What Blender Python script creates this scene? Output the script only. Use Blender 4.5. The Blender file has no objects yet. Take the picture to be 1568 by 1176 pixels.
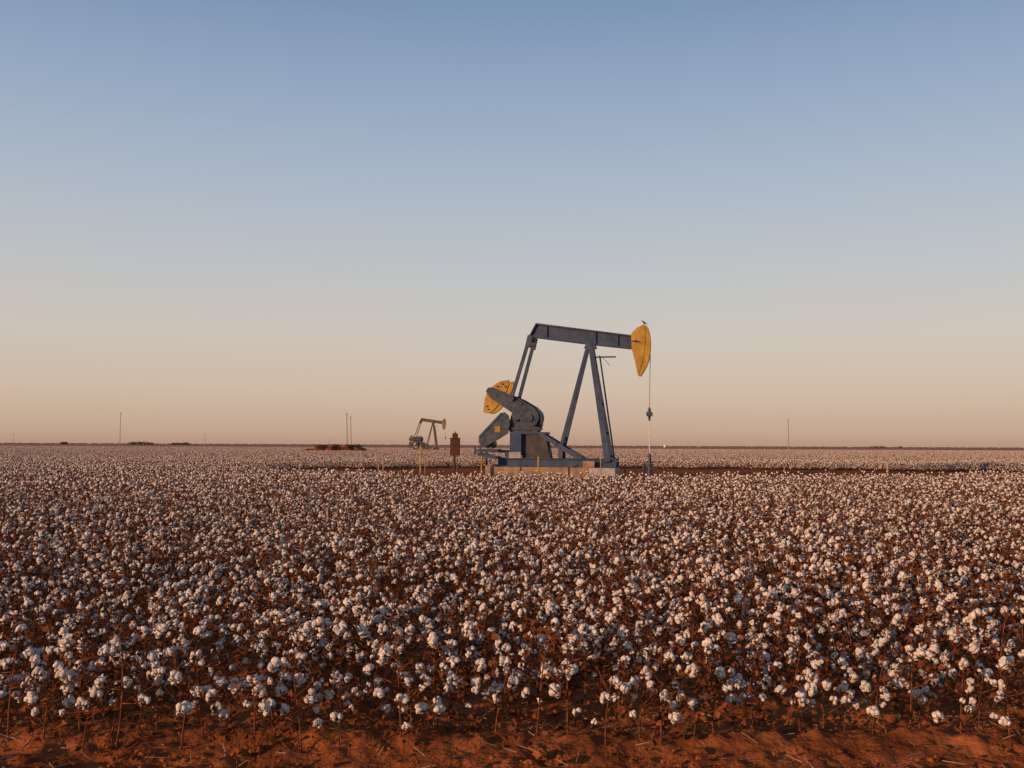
import bpy, bmesh, math, random
import numpy as np
from mathutils import Vector, Matrix, Euler
random.seed(7); rng = np.random.default_rng(7)
scene = bpy.context.scene
scene.view_settings.view_transform = 'Standard'
scene.view_settings.look = 'None'
scene.view_settings.exposure = 0
R = math.radians

CAM_H = 2.1
SUN_AZ = -124.0   # clockwise from +Y (view direction): sun is to the left and behind
SUN_EL = 10.5

# ------------------------------------------------------------------ materials
def new_mat(name):
    m = bpy.data.materials.new(name); m.use_nodes = True
    nt = m.node_tree; b = nt.nodes['Principled BSDF']
    return m, nt, b

def paint(name, c1, c2, scale=3.0, rough=0.6, bump=0.1, spec=0.3, detail=6, bscale=None, metal=0.0, contrast=(0.35,0.65)):
    m, nt, b = new_mat(name)
    tc = nt.nodes.new('ShaderNodeTexCoord')
    n = nt.nodes.new('ShaderNodeTexNoise'); n.inputs['Scale'].default_value = scale
    n.inputs['Detail'].default_value = detail; n.inputs['Roughness'].default_value = 0.65
    r = nt.nodes.new('ShaderNodeValToRGB')
    r.color_ramp.elements[0].position = contrast[0]; r.color_ramp.elements[0].color = (*c1, 1)
    r.color_ramp.elements[1].position = contrast[1]; r.color_ramp.elements[1].color = (*c2, 1)
    nt.links.new(tc.outputs['Object'], n.inputs['Vector'])
    nt.links.new(n.outputs['Fac'], r.inputs['Fac'])
    nt.links.new(r.outputs['Color'], b.inputs['Base Color'])
    b.inputs['Roughness'].default_value = rough
    b.inputs['Metallic'].default_value = metal
    b.inputs['Specular IOR Level'].default_value = spec
    if bump:
        n2 = nt.nodes.new('ShaderNodeTexNoise'); n2.inputs['Scale'].default_value = bscale or scale*6
        n2.inputs['Detail'].default_value = 5
        bp = nt.nodes.new('ShaderNodeBump'); bp.inputs['Strength'].default_value = bump
        bp.inputs['Distance'].default_value = 0.02
        nt.links.new(tc.outputs['Object'], n2.inputs['Vector'])
        nt.links.new(n2.outputs['Fac'], bp.inputs['Height'])
        nt.links.new(bp.outputs['Normal'], b.inputs['Normal'])
    return m

M_soil = paint('red_soil', (0.10,0.030,0.010), (0.31,0.10,0.034), scale=2.3, rough=1.0, bump=0.9, spec=0.03, detail=10, bscale=30)
M_cotton = paint('cotton_lint', (0.50,0.42,0.36), (0.80,0.73,0.655), scale=40, rough=1.0, bump=0.9, spec=0.0, detail=3, bscale=110)
M_stem = paint('cotton_stem', (0.07,0.023,0.011), (0.24,0.085,0.036), scale=20, rough=0.9, bump=0.3, spec=0.1)
M_leaf = paint('dry_leaf', (0.055,0.020,0.009), (0.15,0.054,0.021), scale=8, rough=0.9, bump=0.2, spec=0.1)
M_green = paint('green_leaf', (0.025,0.035,0.012), (0.06,0.065,0.022), scale=8, rough=0.8, bump=0.2, spec=0.15)
M_brush = paint('dark_brush', (0.025,0.022,0.014), (0.06,0.045,0.026), scale=2, rough=0.9, bump=0, spec=0.1)
M_navy = paint('navy_paint', (0.015,0.032,0.072), (0.042,0.068,0.115), scale=1.2, rough=0.5, bump=0.15)
M_grey = paint('grey_greasy_steel', (0.014,0.024,0.042), (0.055,0.072,0.095), scale=2.5, rough=0.5, bump=0.3)
M_yellow = paint('yellow_paint', (0.24,0.135,0.02), (0.44,0.26,0.035), scale=1.6, rough=0.55, bump=0.15)
M_brown = paint('grey_brown_steel', (0.030,0.030,0.033), (0.075,0.066,0.06), scale=2.0, rough=0.85, bump=0.3)  # grey-brown tone for the gearbox pedestal and small fittings
M_blue = paint('blue_panel', (0.012,0.032,0.085), (0.025,0.048,0.11), scale=2.0, rough=0.5, bump=0.1)
M_conc = paint('concrete', (0.17,0.11,0.07), (0.32,0.23,0.16), scale=2.0, rough=0.95, bump=0.5, spec=0.1)
M_concg = paint('grey_concrete', (0.24,0.24,0.24), (0.38,0.36,0.34), scale=3.0, rough=0.95, bump=0.5, spec=0.1)
M_cable = paint('steel_cable', (0.25,0.22,0.2), (0.45,0.40,0.36), scale=5, rough=0.4, bump=0.1, metal=0.3)
M_box = paint('rusty_red_cabinet', (0.045,0.015,0.010), (0.09,0.03,0.02), scale=3, rough=0.7, bump=0.3)
M_wood = paint('weathered_wood', (0.22,0.15,0.10), (0.40,0.29,0.21), scale=4, rough=0.9, bump=0.4)
M_tree = paint('hazed_foliage', (0.11,0.08,0.06), (0.21,0.155,0.115), scale=0.4, rough=1, bump=0)  # distance haze is mixed into this warm, pale foliage colour
M_dark = paint('dark_brown_feather', (0.02,0.015,0.012), (0.05,0.04,0.03), scale=10, rough=0.8, bump=0.2)
M_olive = paint('faded_olive_paint', (0.045,0.043,0.032), (0.11,0.09,0.055), scale=2, rough=0.7, bump=0.2)
M_ochre = paint('faded_ochre_paint', (0.12,0.09,0.03), (0.22,0.155,0.045), scale=2, rough=0.7, bump=0.2)
M_white = paint('white_tank_paint', (0.6,0.58,0.55), (0.8,0.78,0.75), scale=1, rough=0.5, bump=0.1)
M_canopy = paint('far_cotton_canopy', (0.20,0.09,0.055), (0.46,0.29,0.21), scale=1.6, rough=1, bump=0.6, spec=0.0, detail=3, contrast=(0.38,0.62))

# ------------------------------------------------------------------ mesh builder
class MB:
    def __init__(s): s.v=[]; s.f=[]; s.m=[]; s.mats=[]
    def mi(s, mat):
        if mat not in s.mats: s.mats.append(mat)
        return s.mats.index(mat)
    def add(s, vs, fs, mat):
        o=len(s.v); s.v += [tuple(v) for v in vs]
        k=s.mi(mat)
        for f in fs: s.f.append(tuple(i+o for i in f)); s.m.append(k)
    def prism(s, pts, y0, y1, mat):
        n=len(pts)
        vs=[(x,y0,z) for x,z in pts]+[(x,y1,z) for x,z in pts]
        fs=[tuple(range(n)), tuple(range(2*n-1,n-1,-1))]
        fs+=[(i,i+n,(i+1)%n+n,(i+1)%n) for i in range(n)]
        s.add(vs,fs,mat)
    def box(s, x0,x1,y0,y1,z0,z1,mat):
        s.prism([(x0,z0),(x1,z0),(x1,z1),(x0,z1)],y0,y1,mat)
    def beam(s,p,q,w,h,mat,up=None,w2=None,h2=None):
        p=Vector(p);q=Vector(q);d=(q-p).normalized()
        up=Vector(up) if up else Vector((0,1,0))
        a=d.cross(up).normalized(); b=up-d*up.dot(d); b.normalize()
        w2=w2 or w; h2=h2 or h
        vs=[]
        for c,ww,hh in((p,w,h),(q,w2,h2)):
            for i,j in((-1,-1),(1,-1),(1,1),(-1,1)): vs.append(c+a*i*ww/2+b*j*hh/2)
        s.add(vs,[(0,3,2,1),(4,5,6,7),(0,1,5,4),(1,2,6,5),(2,3,7,6),(3,0,4,7)],mat)
    def cyl(s,p,q,r1,r2,mat,n=12):
        p=Vector(p);q=Vector(q);d=(q-p).normalized()
        t=Vector((0,0,1)) if abs(d.z)<0.9 else Vector((1,0,0))
        a=d.cross(t).normalized(); b=d.cross(a)
        vs=[]
        for c,r in((p,r1),(q,r2)):
            for i in range(n):
                an=2*math.pi*i/n; vs.append(c+a*math.cos(an)*r+b*math.sin(an)*r)
        fs=[(i,(i+1)%n,(i+1)%n+n,i+n) for i in range(n)]
        fs+=[tuple(range(n-1,-1,-1)),tuple(range(n,2*n))]
        s.add(vs,fs,mat)
    def obj(s,name,parent=None,smooth=False,link=True):
        me=bpy.data.meshes.new(name); me.from_pydata(s.v,[],s.f)
        for m in s.mats: me.materials.append(m)
        me.polygons.foreach_set('material_index',s.m)
        if smooth: me.polygons.foreach_set('use_smooth',[True]*len(s.f))
        me.update()
        o=bpy.data.objects.new(name,me)
        if link: scene.collection.objects.link(o)
        if parent: o.parent=parent
        return o

def recalc(o):
    bm=bmesh.new(); bm.from_mesh(o.data); bmesh.ops.recalc_face_normals(bm,faces=bm.faces); bm.to_mesh(o.data); bm.free()

def curve(pts,n=4):
    """Catmull-Rom through an open list of 2-D points"""
    out=[]
    P=[pts[0]]+list(pts)+[pts[-1]]
    for i in range(1,len(P)-2):
        for k in range(n):
            t=k/n; r=[]
            for c in(0,1):
                a,b,d,e=P[i-1][c],P[i][c],P[i+1][c],P[i+2][c]
                r.append(.5*((2*b)+(-a+d)*t+(2*a-5*b+4*d-e)*t*t+(-a+3*b-3*d+e)*t**3))
            out.append(tuple(r))
    out.append(tuple(pts[-1])); return out

def empty(name, loc=(0,0,0), rz=0, parent=None, scale=1):
    e=bpy.data.objects.new(name,None); e.empty_display_size=0.5
    scene.collection.objects.link(e); e.location=loc; e.rotation_euler=(0,0,rz); e.scale=(scale,)*3
    if parent: e.parent=parent
    return e

def ico(sub):
    bm=bmesh.new(); bmesh.ops.create_icosphere(bm,subdivisions=sub,radius=1.0)
    v=np.array([x.co[:] for x in bm.verts]); f=[tuple(y.index for y in x.verts) for x in bm.faces]; bm.free()
    return v,f
ICO={k:ico(k) for k in(1,2,3)}

_lat=rng.random((256,256))
def vnoise(x,y):
    xi=np.floor(x).astype(int); yi=np.floor(y).astype(int); fx=x-xi; fy=y-yi
    fx=fx*fx*(3-2*fx); fy=fy*fy*(3-2*fy)
    g=lambda a,b:_lat[a%256,b%256]
    return (g(xi,yi)*(1-fx)+g(xi+1,yi)*fx)*(1-fy)+(g(xi,yi+1)*(1-fx)+g(xi+1,yi+1)*fx)*fy

# ------------------------------------------------------------------ ground
def axis(lo,hi,step,far_lo,far_hi,g=1.25):
    a=list(np.arange(lo,hi+1e-6,step)); d=step; x=lo; left=[]
    while x>far_lo: d*=g; x-=d; left.append(x)
    d=step; x=hi; right=[]
    while x<far_hi: d*=g; x+=d; right.append(x)
    return np.array(left[::-1]+a+right)
xs=axis(-7,7,0.03,-6000,6000); ys=axis(4.6,9.5,0.025,-800,7000)
X,Y=np.meshgrid(xs,ys)
Z=np.zeros_like(X)
Z+=0.05*(vnoise(X*1.3+9,Y*2.2)-0.5)
Z+=0.045*(vnoise(X*4,Y*6+31)-0.5)
cl=vnoise(X*11+5,Y*12); Z+=0.06*np.clip(cl-0.5,0,1)**0.8
cl=vnoise(X*23+50,Y*24); Z+=0.035*np.clip(cl-0.4,0,1)
Z+=0.05*np.sin(2*math.pi*(Y-7.3)/1.0+1.57)
fade=np.clip((60-Y)/40,0,1)*np.clip((40-np.abs(X))/30,0,1)*np.clip((Y+10)/8,0,1)
Z=Z*fade
ny,nx=X.shape
V=np.stack([X.ravel(),Y.ravel(),Z.ravel()],1)
idx=np.arange(nx*ny).reshape(ny,nx)
F=np.stack([idx[:-1,:-1].ravel(),idx[:-1,1:].ravel(),idx[1:,1:].ravel(),idx[1:,:-1].ravel()],1)
me=bpy.data.meshes.new('ground')
me.vertices.add(len(V)); me.vertices.foreach_set('co',V.ravel())
me.loops.add(F.size); me.loops.foreach_set('vertex_index',F.ravel().astype(np.int32))
me.polygons.add(len(F)); me.polygons.foreach_set('loop_start',np.arange(0,F.size,4,dtype=np.int32))
me.update(calc_edges=True)
me.polygons.foreach_set('use_smooth',np.ones(len(F),dtype=bool))
me.materials.append(M_soil)
g=bpy.data.objects.new('ground',me); scene.collection.objects.link(g)

b=MB()
for i in range(4800):
    x=random.uniform(-7,7); y=random.uniform(4.5,8.2)
    r=random.choice([0.006,0.009,0.012,0.016,0.02,0.026,0.034])*random.uniform(.7,1.3)
    if r>0.02 and random.random()<0.65: continue
    v,f=ICO[1] if r<0.015 else ICO[2]
    vv=v*(1+0.5*(rng.random((len(v),1))-0.5))*np.array([r*random.uniform(.8,1.5),r*random.uniform(.8,1.3),r*random.uniform(.5,.9)])
    a=random.uniform(0,6.28); c,s_=math.cos(a),math.sin(a)
    vv=vv@np.array([[c,s_,0],[-s_,c,0],[0,0,1]])+np.array([x,y,0.008+r*0.15])
    b.add(vv,f,M_soil)
b.obj('soil_clods')
b=MB()
for i in range(1800):
    x=random.uniform(-7,7); y=random.uniform(4.6,8.2); a=random.uniform(0,6.28); l=random.uniform(.03,.16)
    b.cyl((x,y,.04),(x+l*math.cos(a),y+l*math.sin(a),.04+random.uniform(-.01,.06)),.0028,.0018,M_wood if random.random()<.3 else M_stem,4)
b.obj('plant_litter')

# ------------------------------------------------------------------ cotton plants
def boll_templates(detail,n):
    out=[]
    for k in range(n):
        vs=[];fs=[];o=0
        if detail==2:
            nl=random.choice([3,4,4,5]); a0=random.uniform(0,6.28)
            for j in range(nl+1):
                v,f=ICO[2]
                a=a0+2*math.pi*(j+random.uniform(-.2,.2))/nl; rad=random.uniform(.4,.68)
                if j<nl:
                    off=np.array([math.cos(a)*rad,math.sin(a)*rad,random.uniform(-.45,.35)]); sc=np.array([random.uniform(.36,.55),random.uniform(.36,.55),random.uniform(.5,.85)])
                else: off=np.array([random.uniform(-.2,.2),random.uniform(-.2,.2),random.uniform(0,.4)]); sc=np.array([.5,.5,.6])
                vv=v*(1+.42*(rng.random((len(v),1))-.5))*sc+off
                vs.append(vv); fs+=[tuple(i+o for i in q) for q in f]; o+=len(v)
            vs=np.concatenate(vs)
        else:
            v,f=ICO[2] if detail==1 else ICO[1]
            ang=np.arctan2(v[:,1],v[:,0])[:,None]
            vs=v*(1+.22*np.cos(4*ang+k)+.45*(rng.random((len(v),1))-.5))*np.array([random.uniform(.8,1.1),random.uniform(.8,1.1),random.uniform(.8,1.2)]); fs=list(f)
        out.append((vs,fs))
    return out
BT={d:boll_templates(d,n) for d,n in((2,12),(1,8),(0,5))}

def rotm():
    return np.array(Euler((random.uniform(-1.2,1.2),random.uniform(-1.2,1.2),random.uniform(0,6.28))).to_matrix())

def leaf(b,c,s_,mat,a):
    e=Euler((random.uniform(-1.4,1.4),random.uniform(-1.4,1.4),a)).to_matrix()
    pts=[Vector((-s_,0,0)),Vector((-.2*s_,-.8*s_,.35*s_)),Vector((s_,0,-.3*s_)),Vector((-.1*s_,.8*s_,.4*s_))]
    b.add([c+e@x for x in pts],[(0,1,2),(0,2,3)],mat)

def put_plant(b,ox,oy,detail,sc=1.0):
    H=random.uniform(.42,.68)*sc
    if random.random()<.1: H*=1.12
    lx,ly=random.uniform(-.09,.09),random.uniform(-.07,.07)
    sn=5 if detail==2 else 3
    def st(t): return Vector((ox+lx*t*t,oy+ly*t*t,H*t))
    segs=4 if detail==2 else 1
    prev=st(0)
    for i in range(segs):
        q=st((i+1)/segs); r=.0065*(1-.6*i/segs)
        b.cyl(prev,q,r,r*.85,M_stem,sn); prev=q
    nb=random.randint(10,14) if detail else 7
    tips=[]
    for i in range(nb):
        t=random.uniform(.2,.97); p=st(t); a=i*2.4+random.uniform(-.5,.5)
        L=random.uniform(.07,.24)*(1.25-.7*t)
        q=p+Vector((math.cos(a)*L,math.sin(a)*L,L*random.uniform(.15,.9)))
        if detail==2:
            m=(p+q)/2+Vector((0,0,-.012)); b.cyl(p,m,.0038,.003,M_stem,4); b.cyl(m,q,.003,.002,M_stem,4)
            if random.random()<.5:
                q2=m+Vector((random.uniform(-.06,.06),random.uniform(-.06,.06),random.uniform(0,.08))); b.cyl(m,q2,.002,.0012,M_stem,3)
        elif detail==1: b.cyl(p,q,.005,.0035,M_stem,3)
        tips.append(q)
    tips.append(st(1.0))
    random.shuffle(tips)
    nboll=random.randint(3,7) if detail==2 else (random.randint(3,6) if detail==1 else random.randint(2,4))
    for k,q in enumerate(tips):
        if k<nboll:
            reps=2 if (detail and random.random()<.25) else 1
            for rr_ in range(reps):
                r=random.uniform(.021,.045)*(.75 if rr_ else 1)
                qq=q+Vector((random.uniform(-1,1),random.uniform(-1,1),random.uniform(-1.3,.2)))*r*1.2 if rr_ else q
                v,f=random.choice(BT[detail])
                vv=(v*r)@rotm().T+np.array(qq)
                b.add(vv,f,M_cotton)
                if detail==2:
                    for j in range(5):
                        a=j*1.257+k; w_=r*1.4
                        c=qq+Vector((0,0,-r*.8))
                        b.add([c,c+Vector((math.cos(a-.35)*w_*.6,math.sin(a-.35)*w_*.6,r*.25)),c+Vector((math.cos(a)*w_,math.sin(a)*w_,r*.75)),c+Vector((math.cos(a+.35)*w_*.6,math.sin(a+.35)*w_*.6,r*.25))],[(0,1,2,3)],M_leaf)
        elif detail:
            for j in range(3 if detail==2 else 2):
                leaf(b,q+Vector((random.uniform(-.012,.012),)*3),random.uniform(.012,.022),M_leaf,random.uniform(0,6.28))
    nl=random.randint(18,30) if detail==2 else (20 if detail==1 else 10)
    for k in range(nl):
        t=random.uniform(.08,1.0); p=st(t); a=random.uniform(0,6.28); d=random.uniform(.02,.2)
        c=p+Vector((math.cos(a)*d,math.sin(a)*d,random.uniform(-.05,.05)))
        s_=random.uniform(.012,.030) if detail==2 else (random.uniform(.018,.034) if detail==1 else .05)
        leaf(b,c,s_,M_green if (t<.5 and random.random()<.25) else (M_stem if random.random()<.35 else M_leaf),a)

def src_collection(name,makers):
    c=bpy.data.collections.new(name)
    for i,mk in enumerate(makers):
        b=MB(); mk(b); o=b.obj('%s_%02d'%(name,i),smooth=True,link=False); c.objects.link(o)
    return c
C_A=src_collection('cotton_plant_near',[lambda b:put_plant(b,0,0,2) for _ in range(22)])
C_B=src_collection('cotton_plant_mid',[lambda b:put_plant(b,0,0,1) for _ in range(12)])
def patch(b):
    for r in range(6):
        for k in range(34):
            put_plant(b,random.uniform(-3,3),r-2.5+random.gauss(0,.14),0)
C_C=src_collection('cotton_patch_far',[patch for _ in range(4)])

def scatter(name,pts,coll,nvar,parent,smin,smax):
    n=len(pts); P_=np.array(pts,dtype=float)
    me=bpy.data.meshes.new(name); me.vertices.add(n); me.vertices.foreach_set('co',P_.ravel()); me.update()
    a=me.attributes.new('rot','FLOAT_VECTOR','POINT')
    rot=np.zeros((n,3))
    if nvar<=4: rot[:,2]=rng.integers(0,2,n)*math.pi
    else:
        rot[:,2]=rng.random(n)*6.283; rot[:,:2]=(rng.random((n,2))-.5)*.3
    a.data.foreach_set('vector',rot.ravel())
    sc=smin+(smax-smin)*rng.random(n)
    if nvar>4: sc*=.88+.24*vnoise(P_[:,0]*.35+3,P_[:,1]*.35)      # patches of taller and shorter growth
    a=me.attributes.new('scl','FLOAT','POINT'); a.data.foreach_set('value',sc)
    a=me.attributes.new('idx','INT','POINT'); a.data.foreach_set('value',rng.integers(0,nvar,n).astype(np.int32))
    o=bpy.data.objects.new(name,me); scene.collection.objects.link(o); o.parent=parent
    ng=bpy.data.node_groups.new(name+'_scatter','GeometryNodeTree')
    ng.interface.new_socket('Geometry',in_out='INPUT',socket_type='NodeSocketGeometry')
    ng.interface.new_socket('Geometry',in_out='OUTPUT',socket_type='NodeSocketGeometry')
    N=ng.nodes.new; L=ng.links.new
    gi=N('NodeGroupInput'); go=N('NodeGroupOutput'); ip=N('GeometryNodeInstanceOnPoints'); ci=N('GeometryNodeCollectionInfo')
    ci.inputs['Collection'].default_value=coll
    ci.inputs['Separate Children'].default_value=True; ci.inputs['Reset Children'].default_value=True
    def na(nm,t):
        k=N('GeometryNodeInputNamedAttribute'); k.data_type=t; k.inputs['Name'].default_value=nm; return k.outputs['Attribute']
    L(gi.outputs[0],ip.inputs['Points']); L(ci.outputs[0],ip.inputs['Instance'])
    ip.inputs['Pick Instance'].default_value=True
    L(na('idx','INT'),ip.inputs['Instance Index']); L(na('rot','FLOAT_VECTOR'),ip.inputs['Rotation']); L(na('scl','FLOAT'),ip.inputs['Scale'])
    L(ip.outputs[0],go.inputs[0])
    md=o.modifiers.new('scatter','NODES'); md.node_group=ng
    return o

def in_pad(x,y):
    e=1.2*math.sin(x*.7)+.6*math.sin(x*2.1+1)
    if -19<x<42:
        t0=53.5 + (max(0,-x-4)*.9) + max(0,x-10)*.4
        t1=92- max(0,-x-4)*.7 - max(0,x-20)*.4
        if t0+e*.4<y<t1+e: return True
    return False
near=[];mid=[];far=[]
y=7.3
while y<112:
    half=.56*y+6
    x=-half; step=.122 if y<32 else .14
    while x<half:
        x+=random.uniform(.5,1.5)*step
        yy=y+random.gauss(0,.13)+.15*math.sin(x*.15)
        gap=vnoise(np.array(x*.7),np.array(y*.5+7))
        if gap<.20 and random.random()<.6: continue
        if y<7.6 and random.random()<.15: continue
        if in_pad(x,yy): continue
        (near if y<32 else mid).append((x,yy,0))
    y+=1.0
yy=115.
while yy<520:
    half=.58*yy+12
    x=-half
    while x<half:
        far.append((x,yy,0)); x+=6
    yy+=6
print('plants',len(near),len(mid),len(far))
field=empty('cotton_field')
scatter('near_plants',near,C_A,22,field,.78,1.2)
scatter('mid_plants',mid,C_B,12,field,.78,1.15)
scatter('far_plants',far,C_C,4,field,1.0,1.0)
b=MB()
ysn=[523,560,620,700,800,1000,1300,1800,2600,4000,6000]
grid=[[ (u*(.9*yv+60),yv,.50) for u in np.linspace(-1,1,40)] for yv in ysn]
vs=[p for r_ in grid for p in r_]; fs=[(j*40+i,j*40+i+1,(j+1)*40+i+1,(j+1)*40+i) for j in range(len(ysn)-1) for i in range(39)]
b.add(vs,fs,M_canopy); b.obj('far_canopy',field)

# ------------------------------------------------------------------ pumpjack
S=65/1540.0     # metres per drafting unit of the side elevation
def build_jack(name,loc,yaw,crank_rot,paintmat,weightmat,scale=1):
    P=empty(name,loc,yaw,scale=scale); cy=math.cos(yaw)
    def L(u,v): return ((u-870)*S/cy,(731.7-v)*S)
    def L3(u,v,y): a,c=L(u,v); return (a,y,c)
    def poly(b,pts,y0,y1,m): b.prism([L(*p) for p in pts],y0,y1,m)
    def fin(b,n,sm=False): o=b.obj(n,P,sm); recalc(o); return o
    b=MB()
    poly(b,[(812,513),(822,494),(968,515.5),(968,534),(905,527)],-.05,.05,paintmat)
    def strip(a,c,th,yw):
        b.beam(L3(*a,0),L3(*c,0),th,yw,paintmat)
    strip((821,494),(969,516),.09,.44); strip((811,513.5),(905,527),.09,.44); strip((905,527),(968,535),.09,.44)
    strip((811,514),(822,493.5),.07,.42)
    for u,z0,z1 in((838,498,515),(912,508,527),(945,514,531)):
        b.beam(L3(u,z0,0),L3(u,z1,0),.05,.30,paintmat)
    fin(b,'walking_beam')
    b=MB()
    front=curve([(984,498.5),(989,502),(992,511),(993.5,525),(992.5,543),(988,561),(979,577)],4)
    poly(b,[(965,513),(973,504)]+front+[(975,576),(970,552),(966,536)],-.28,.28,weightmat)
    inner=curve([(984,500),(986,520),(983,550),(976,573)],4)
    poly(b,[(966,514),(973,505)]+inner+[(971,552),(967,536)],-.31,.31,weightmat)
    b.beam(L3(966,524,-.33),L3(978,525.5,-.33),.08,.04,paintmat)
    b.cyl(L3(972,524,-.36),L3(972,524,.36),.09,.09,paintmat,10)
    fin(b,'horse_head')
    b=MB()
    for yy_ in(-.16,.16):
        b.cyl(L3(992.8,528,yy_),L3(991,626,yy_*.9),.022,.022,M_cable,6)
    b.cyl(L3(991,636,0),L3(991,704,0),.028,.028,M_cable,8)
    b.box(*[L(987,0)[0],L(995.5,0)[0]],-.26,.26,L(0,637)[1],L(0,631)[1],M_grey)
    b.cyl(L3(991,631,0),L3(991,624,0),.12,.07,M_grey,8); b.cyl(L3(991,644,0),L3(991,637,0),.06,.10,M_grey,8)
    fin(b,'bridle_and_polished_rod')
    b=MB()
    b.cyl(L3(991,731,0),L3(991,712,0),.16,.16,M_grey,12); b.cyl(L3(991,712,0),L3(991,709,0),.26,.26,M_brown,12)
    b.cyl(L3(991,709,0),L3(991,698,0),.10,.10,M_grey,10); b.cyl(L3(991,698,0),L3(991,693,0),.14,.07,M_grey,10)
    b.cyl(L3(982,716,-.1),L3(999,716,-.1),.06,.06,M_brown,8); b.cyl(L3(983,722,-.1),L3(983,710,-.1),.08,.08,M_brown,8)
    b.cyl(L3(985,706,0),L3(998,706,0),.05,.05,M_grey,8)
    fin(b,'wellhead')
    b=MB()
    for sg in(-1,1):
        b.beam(L3(905,530,sg*.28),L3(932,706,sg*1.05),.30,.20,paintmat,w2=.36)
        b.beam(L3(900,532,sg*.25),L3(862,684,sg*.75),.20,.16,paintmat)
    for t in(.25,.5,.75,.95):
        u=905+27*t; v=530+176*t; w=.28+.77*t
        b.beam(L3(u,v,-w),L3(u,v,w),.12,.12,paintmat,up=(0,0,1))
    for t in(.5,.95):
        u=900-38*t; v=532+152*t; w=.25+.5*t
        b.beam(L3(u,v,-w),L3(u,v,w),.12,.12,paintmat,up=(0,0,1))
    poly(b,[(895,533),(899,526),(911,527),(913,534)],-.36,.36,paintmat)
    b.cyl(L3(904,528,-.42),L3(904,528,.42),.13,.13,M_grey,12)
    fin(b,'samson_post')
    b=MB()
    for yy_ in(-.2,.2):
        b.cyl(L3(918,545,yy_-.1),L3(940,703,yy_-.1),.035,.035,paintmat,6)
    for i in range(22):
        t=i/22; b.cyl(L3(918+22*t,545+158*t,-.3),L3(918+22*t,545+158*t,.1),.015,.015,paintmat,4)
    b.beam(L3(908,547,-.1),L3(942,547,-.1),.05,.5,paintmat)
    b.beam(L3(922,547,-.1),L3(933,560,-.1),.03,.03,paintmat)
    fin(b,'ladder')
    piv=Vector((815,640))
    def rc(p):
        d=Vector(p)-piv; c,s_=math.cos(crank_rot),math.sin(crank_rot)
        return (piv.x+d.x*c+d.y*s_, piv.y-d.x*s_+d.y*c)
    b=MB(); pin=rc((789,611))
    b.beam(L3(815,519,-.95),L3(815,519,.95),.22,.26,paintmat,up=(0,0,1))
    poly(b,[(809,512),(820,514),(819,529),(811,529)],-.22,.22,M_grey)
    for sg in(-1,1):
        b.beam(L3(815,517,sg*.86),L3(pin[0],pin[1],sg*1.16),.22,.14,paintmat)
        b.beam(L3(816,514,sg*.86),L3(812,532,sg*.89),.32,.20,M_grey)
        b.cyl(L3(*pin,sg*.9),L3(*pin,sg*1.28),.17,.17,M_grey,12)
    fin(b,'pitman_arms')
    b=MB(); c=MB()
    arm=[(749,599),(752,594),(758,593),(800,611)]+curve([(820,623),(828,632),(829,644),(822,652),(808,649)],4)+[(790,633),(754,608)]
    wt=curve([(783,582),(768,585),(755,595),(747,609),(744.5,631)],6)+[(748,633)]+curve([(754,632),(764,624),(776,606),(783,590)],4)
    for sg in(-1,1):
        poly(b,[rc(p) for p in arm],sg*.88,sg*1.04,M_grey)
        rib=[rc(p) for p in[(752,597),(757,596),(806,617),(804,621)]]
        poly(b,rib,sg*1.04,sg*1.12,M_grey)
        b.cyl(L3(piv.x,piv.y,sg*.8),L3(piv.x,piv.y,sg*1.14),.26,.26,M_grey,16)
        poly(c,[rc(p) for p in wt],sg*.60,sg*.87,weightmat)
        for p in[(774,588),(778,592),(750,622),(752,627),(766,592)]:
            q=rc(p); c.cyl(L3(*q,sg*.86),L3(*q,sg*.93),.06,.06,M_grey,8)
    fin(b,'crank_arms'); fin(c,'counterweights')
    b=MB()
    poly(b,[(781,655),(786,634),(796,624),(812,621),(824,625),(830,634),(830,650),(826,661),(784,662)],-.55,.55,M_grey)
    poly(b,[(783,655),(829,655),(829,658),(783,658)],-.64,.64,M_grey)
    b.cyl(L3(793,640,-.7),L3(793,640,.7),.22,.22,M_grey,14)
    poly(b,[(803,662),(838,662),(845,704),(803,704)],-.62,.62,M_brown)
    poly(b,[(785.5,664),(802.8,664),(802.8,697),(785.5,697)],-.9,.9,M_blue)
    poly(b,[(784,661.5),(840,661.5),(840,664.5),(784,664.5)],-.72,.72,paintmat)
    fin(b,'gearbox')
    b=MB()
    poly(b,[(737,669),(770,634),(776,631),(782,636),(785,650),(781,664),(752,682),(742,684),(737,678)],-.80,-.58,M_grey)
    poly(b,[(737,668),(771,632),(773,634),(739,671)],-.85,-.53,paintmat)
    poly(b,[(762,653),(770,653),(770,662),(762,662)],-.83,-.805,weightmat)
    b.cyl(L3(752,680,-.5),L3(752,680,.45),.30,.30,M_grey,14)
    b.beam(L3(742,689,0),L3(766,689,0),.12,.9,M_grey)
    b.beam(L3(778,697,-.85),L3(802,697,-.85),0.42,.1,M_concg)
    fin(b,'motor_and_belt_guard')
    b=MB()
    for sg in(-1,1):
        for v in(702,713.5): b.beam(L3(768,v,sg*.95),L3(944,v,sg*.95),.06,.32,paintmat)
        b.beam(L3(768,708,sg*.95),L3(944,708,sg*.95),.5,.08,paintmat)
        b.beam(L3(733,690,sg*.7),L3(790,692,sg*.7),.16,.16,paintmat)
        b.beam(L3(735,697,sg*.7),L3(790,706,sg*.7),.12,.12,paintmat)
        b.beam(L3(733,694,sg*.7),L3(768,702,sg*.7),.10,.10,paintmat)
        b.beam(L3(741,690,sg*.7),L3(741,731,sg*.7),.10,.10,M_brown)
        b.beam(L3(830,664,sg*.66),L3(893,703,sg*.85),.26,.16,paintmat)
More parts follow.
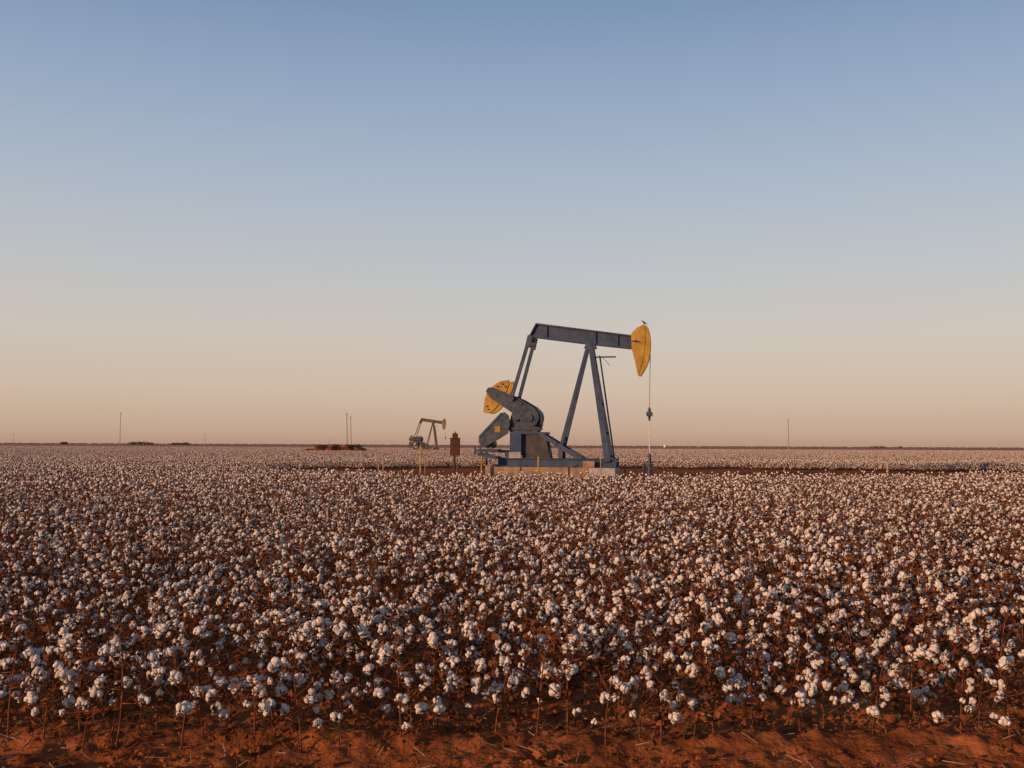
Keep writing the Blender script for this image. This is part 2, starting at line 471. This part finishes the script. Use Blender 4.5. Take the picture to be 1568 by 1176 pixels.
        b.beam(L3(861,684,sg*.75),L3(861,702,sg*.85),.20,.16,paintmat)
        b.beam(L3(731,683,sg*.72),L3(731,697,sg*.72),.1,.1,M_grey)
    for u in(775,810,850,893,938): b.beam(L3(u,708,-.95),L3(u,708,.95),.3,.1,paintmat,up=(0,0,1))
    fin(b,'skid_base')
    b=MB()
    poly(b,[(751,714.5),(906,714.5),(906,733),(751,733)],-1.45,1.3,M_conc)
    poly(b,[(750,712.5),(765,712.5),(765,714.4),(750,714.4)],-1.4,1.2,M_conc)
    poly(b,[(906.3,715),(944,715),(944,733),(906.3,733)],-1.5,1.4,M_concg)
    poly(b,[(897,705),(914,705),(914,714.4),(897,714.4)],-1.42,-1.16,M_conc)
    fin(b,'concrete_foundation')
    b=MB()
    b.cyl(L3(757,708,-1.2),L3(752,688,-1.2),.03,.03,M_grey,6)
    b.cyl(L3(846,700,-1.1),L3(852,668,-1.1),.025,.025,M_grey,6)
    fin(b,'brake_lever')
    return P
build_jack('oil_pumpjack',(3.63,65,0),R(-12),0.0,M_navy,M_yellow)
build_jack('oil_pumpjack.001',(-24.7,298,0),R(-10),R(38),M_olive,M_ochre,1.0)

b=MB()
v,f=ICO[2]
vv=v*np.array([.15,.075,.085]); vv[:,2]+=vv[:,0]*.45; b.add(vv,f,M_dark)
b.add(v*.055+np.array([.15,0,.13]),f,M_dark)
b.cyl((.19,0,.13),(.25,0,.12),.018,.003,M_grey,6)
b.beam((-.12,0,-.05),(-.30,0,-.13),.02,.06,M_dark,w2=.015,h2=.09)
for sg in(-1,1):
    b.cyl((.0,sg*.03,-.05),(.01,sg*.03,-.16),.008,.006,M_grey,5)
    b.beam((.08,sg*.07,.03),(-.18,sg*.05,-.07),.08,.02,M_dark,w2=.03)
bd=b.obj('bird',None,True)
cy=math.cos(R(12)); hx=(984-870)*S/cy
bd.location=(3.63+hx*math.cos(R(12)),65-hx*math.sin(R(12)),(731.7-498.5)*S+.13); bd.rotation_euler=(0,0,R(190)); bd.scale=(.8,.8,.8)

# ------------------------------------------------------------------ site objects
def wx(u,D): return (u-784)*D/1540
def wz(v,D): return CAM_H+(682-v)*D/1540
D=63; b=MB()
b.box(-.30,.30,-.18,.18,wz(698,D),wz(671,D),M_box); b.box(-.17,.17,-.15,.15,wz(671,D)+.003,wz(664,D),M_box)
b.box(-.34,.34,-.22,.22,wz(671,D)-.05,wz(671,D)+.0,M_box)
b.box(-.25,.25,-.2,-.182,wz(696,D),wz(675,D),M_box)
b.box(-.05,.05,-.215,-.2,wz(684,D),wz(680,D),M_brown)
b.cyl((-.04,0,0),(-.04,0,wz(698,D)),.07,.07,M_box,8); b.cyl((.12,0,0),(.12,0,wz(698,D)),.03,.03,M_grey,6)
b.cyl((.0,0,wz(664,D)),(.0,0,wz(661,D)),.05,.03,M_box,8)
o=b.obj('electrical_cabinet'); recalc(o); o.location=(wx(697.5,D),D,0)
def post(u,vtop,D,r=.05,mat=M_yellow,cap=False,name='pipe_marker_post',lean=0):
    b=MB(); h=wz(vtop,D)
    b.cyl((0,0,-.1),(lean,0,h),r,r*.9,mat,8); b.cyl((lean,0,h),(lean,0,h+.05),r*1.25,r*.6,mat,8)
    b.cyl((0,0,-.05),(0,0,.06),r*2.2,r*1.6,M_conc,8)
    if cap:
        b.box(-.11,.11,-.07,.07,h-.35,h-.08,M_wood); b.cyl((-.16,0,h-.5),(.16,0,h-.5),.03,.03,M_grey,6)
    o=b.obj(name); recalc(o); o.location=(wx(u,D),D,0)
post(645,684,64,.06,M_yellow,True,'meter_post')
post(738,699,62.5,.045); post(825,700,62.2,.06); post(588,706,66,.04,M_wood); post(581,712,66,.05,M_wood)
post(1358,709,70,.07,M_wood); post(957,716,66,.04,M_grey); post(920,700,61,.035)
post(652,700,64.5,.03,M_wood)

def pole(u,vtop,D,r,lean=0,arm=True):
    b=MB(); h=wz(vtop,D)
    b.cyl((0,0,-.3),(lean,0,h),r,r*.65,M_wood,8); b.cyl((lean,0,h),(lean,0,h+.18),.05,.04,M_white,6)
    if arm:
        b.beam((lean,-1.1,h-.5),(lean,1.1,h-.5),.1,.12,M_wood,up=(0,0,1))
        for yy_ in(-1,-.5,.5,1): b.cyl((lean,yy_,h-.45),(lean,yy_,h-.25),.05,.03,M_white,6)
    o=b.obj('utility_pole'); recalc(o); o.location=(wx(u,D),D,0)
pole(533,633,250,.14,-.3); pole(539,638,262,.12,-.35); pole(1207,638,262,.14); pole(185,634,345,.13)
pole(315,666,620,.16); pole(22,668,700,.16)
for u,vt in((1055,672),(1068,670),(1298,669),(1423,671),(1398,674),(1005,676),(400,673),(1530,675),(505,673),(880,672)): pole(u,vt,950,.15)

b=MB()
n=60;m=10
vs=[]
for j in range(m+1):
    for i in range(n+1):
        x=-52+17*i/n; y=244+12*j/m
        e=math.sin(math.pi*i/n)**.5*math.sin(math.pi*j/m)
        vs.append((x,y,e*(1.7+.4*math.sin(i*.5)+.25*random.random())))
b.add(vs,[(j*(n+1)+i,j*(n+1)+i+1,(j+1)*(n+1)+i+1,(j+1)*(n+1)+i) for j in range(m) for i in range(n)],M_soil)
b.obj('dirt_mound')
def leafmass(name,clumps,mat,leaf_):
    b=MB()
    for(cx,cy_,cz,rx,rz,nn) in clumps:
        for i in range(nn):
            d=Vector((random.gauss(0,1),random.gauss(0,1),random.gauss(0,1))).normalized()*random.random()**.4
            c=Vector((cx+d.x*rx,cy_+d.y*rx,max(.1,cz+d.z*rz*random.uniform(.6,1.1)))); s_=leaf_*random.uniform(.5,1.3)
            e=Euler((random.uniform(-1.5,1.5),random.uniform(-1.5,1.5),random.uniform(0,6))).to_matrix()
            b.add([c+e@Vector(p) for p in((-s_,0,0),(0,-.7*s_,.2*s_),(s_,0,0),(0,.7*s_,.2*s_))],[(0,1,2,3)],mat)
    return b.obj(name)
leafmass('brush_thicket',[(wx(u,245)+random.uniform(-.5,.5),245+random.uniform(-2,4),1.6,random.uniform(.8,1.6),random.uniform(.4,.8),90) for u in(485,500,515,530,538,543,550)],M_brush,.16)
cl=[]
def tz(D,px): return px*D/1540
for u0,u1,n_,hp in((203,240,9,3),(265,288,5,2),(95,108,3,2),(1330,1390,5,1.2)):
    for i in range(n_):
        D=1500+random.uniform(-40,40); h=CAM_H+tz(D,hp*random.uniform(.3,1))
        cl.append((wx(random.uniform(u0,u1),D),D,h*.5,random.uniform(2.5,6),h*.5,130))
for i in range(1300):
    D=3400; u=-500+2560*i/1300+random.uniform(-3,3)
    h=CAM_H+tz(D,random.uniform(.1,.5)); cl.append((wx(u,D),D+random.uniform(-40,40),h*.5,random.uniform(3,9),h*.5,14))
leafmass('distant_tree_line',cl,M_tree,1.5)
b=MB(); b.cyl((0,0,0),(0,0,3.2),1.6,1.6,M_white,24); b.cyl((0,0,3.2),(0,0,3.6),1.6,.2,M_white,24)
o=b.obj('storage_tank'); o.location=(wx(1018,1400),1400,0)

# ------------------------------------------------------------------ light
w=bpy.data.worlds.new('World'); scene.world=w; w.use_nodes=True
nt=w.node_tree; bg=nt.nodes['Background']
sky=nt.nodes.new('ShaderNodeTexSky'); sky.sky_type='NISHITA'; sky.sun_disc=False
sky.sun_elevation=R(SUN_EL); sky.sun_rotation=R(SUN_AZ); sky.air_density=1.0; sky.dust_density=2.0; sky.ozone_density=1.0
def lin(c): return tuple(((x/255)/12.92 if x/255<=.04045 else ((x/255+.055)/1.055)**2.4) for x in c)
tc=nt.nodes.new('ShaderNodeTexCoord'); sx=nt.nodes.new('ShaderNodeSeparateXYZ'); nt.links.new(tc.outputs['Generated'],sx.inputs[0])
rp=nt.nodes.new('ShaderNodeValToRGB'); cr=rp.color_ramp; cr.interpolation='LINEAR'
stops=[(0.0,(190,153,132)),(.014,(204,172,150)),(.053,(213,190,171)),(.105,(211,199,188)),(.168,(197,198,200)),(.24,(180,190,204)),(.327,(155,174,200)),(.405,(129,153,186)),(1.0,(68,96,142))]
cr.elements[0].position=0; cr.elements[0].color=(*lin(stops[0][1]),1)
cr.elements[1].position=1; cr.elements[1].color=(*lin(stops[-1][1]),1)
for p,c in stops[1:-1]:
    e=cr.elements.new(p); e.color=(*lin(c),1)
nt.links.new(sx.outputs['Z'],rp.inputs['Fac'])
ml=nt.nodes.new('ShaderNodeVectorMath'); ml.operation='SCALE'; ml.inputs['Scale'].default_value=1/.12
nt.links.new(rp.outputs['Color'],ml.inputs[0])
mx=nt.nodes.new('ShaderNodeMix'); mx.data_type='RGBA'; mx.inputs['Factor'].default_value=.88
nt.links.new(sky.outputs[0],mx.inputs['A']); nt.links.new(ml.outputs[0],mx.inputs['B'])
nt.links.new(mx.outputs['Result'],bg.inputs[0]); bg.inputs[1].default_value=.12
sd=bpy.data.lights.new('sun','SUN'); sd.energy=4.9; sd.angle=R(.5); sd.color=(1,.57,.32)
so=bpy.data.objects.new('sun',sd); scene.collection.objects.link(so)
az=R(SUN_AZ); el=R(SUN_EL)
to=Vector((math.sin(az)*math.cos(el),math.cos(az)*math.cos(el),math.sin(el)))
so.rotation_euler=to.to_track_quat('Z','Y').to_euler()

# ------------------------------------------------------------------ camera
cd=bpy.data.cameras.new('camera'); cd.sensor_width=36; cd.lens=36*1540/1568; cd.clip_end=20000; cd.clip_start=.1
co=bpy.data.objects.new('camera',cd); scene.collection.objects.link(co)
co.matrix_world=Matrix.Translation((0,0,CAM_H))@Matrix.Rotation(R(90+3.49),4,'X')@Matrix.Rotation(R(.27),4,'Z')
scene.camera=co
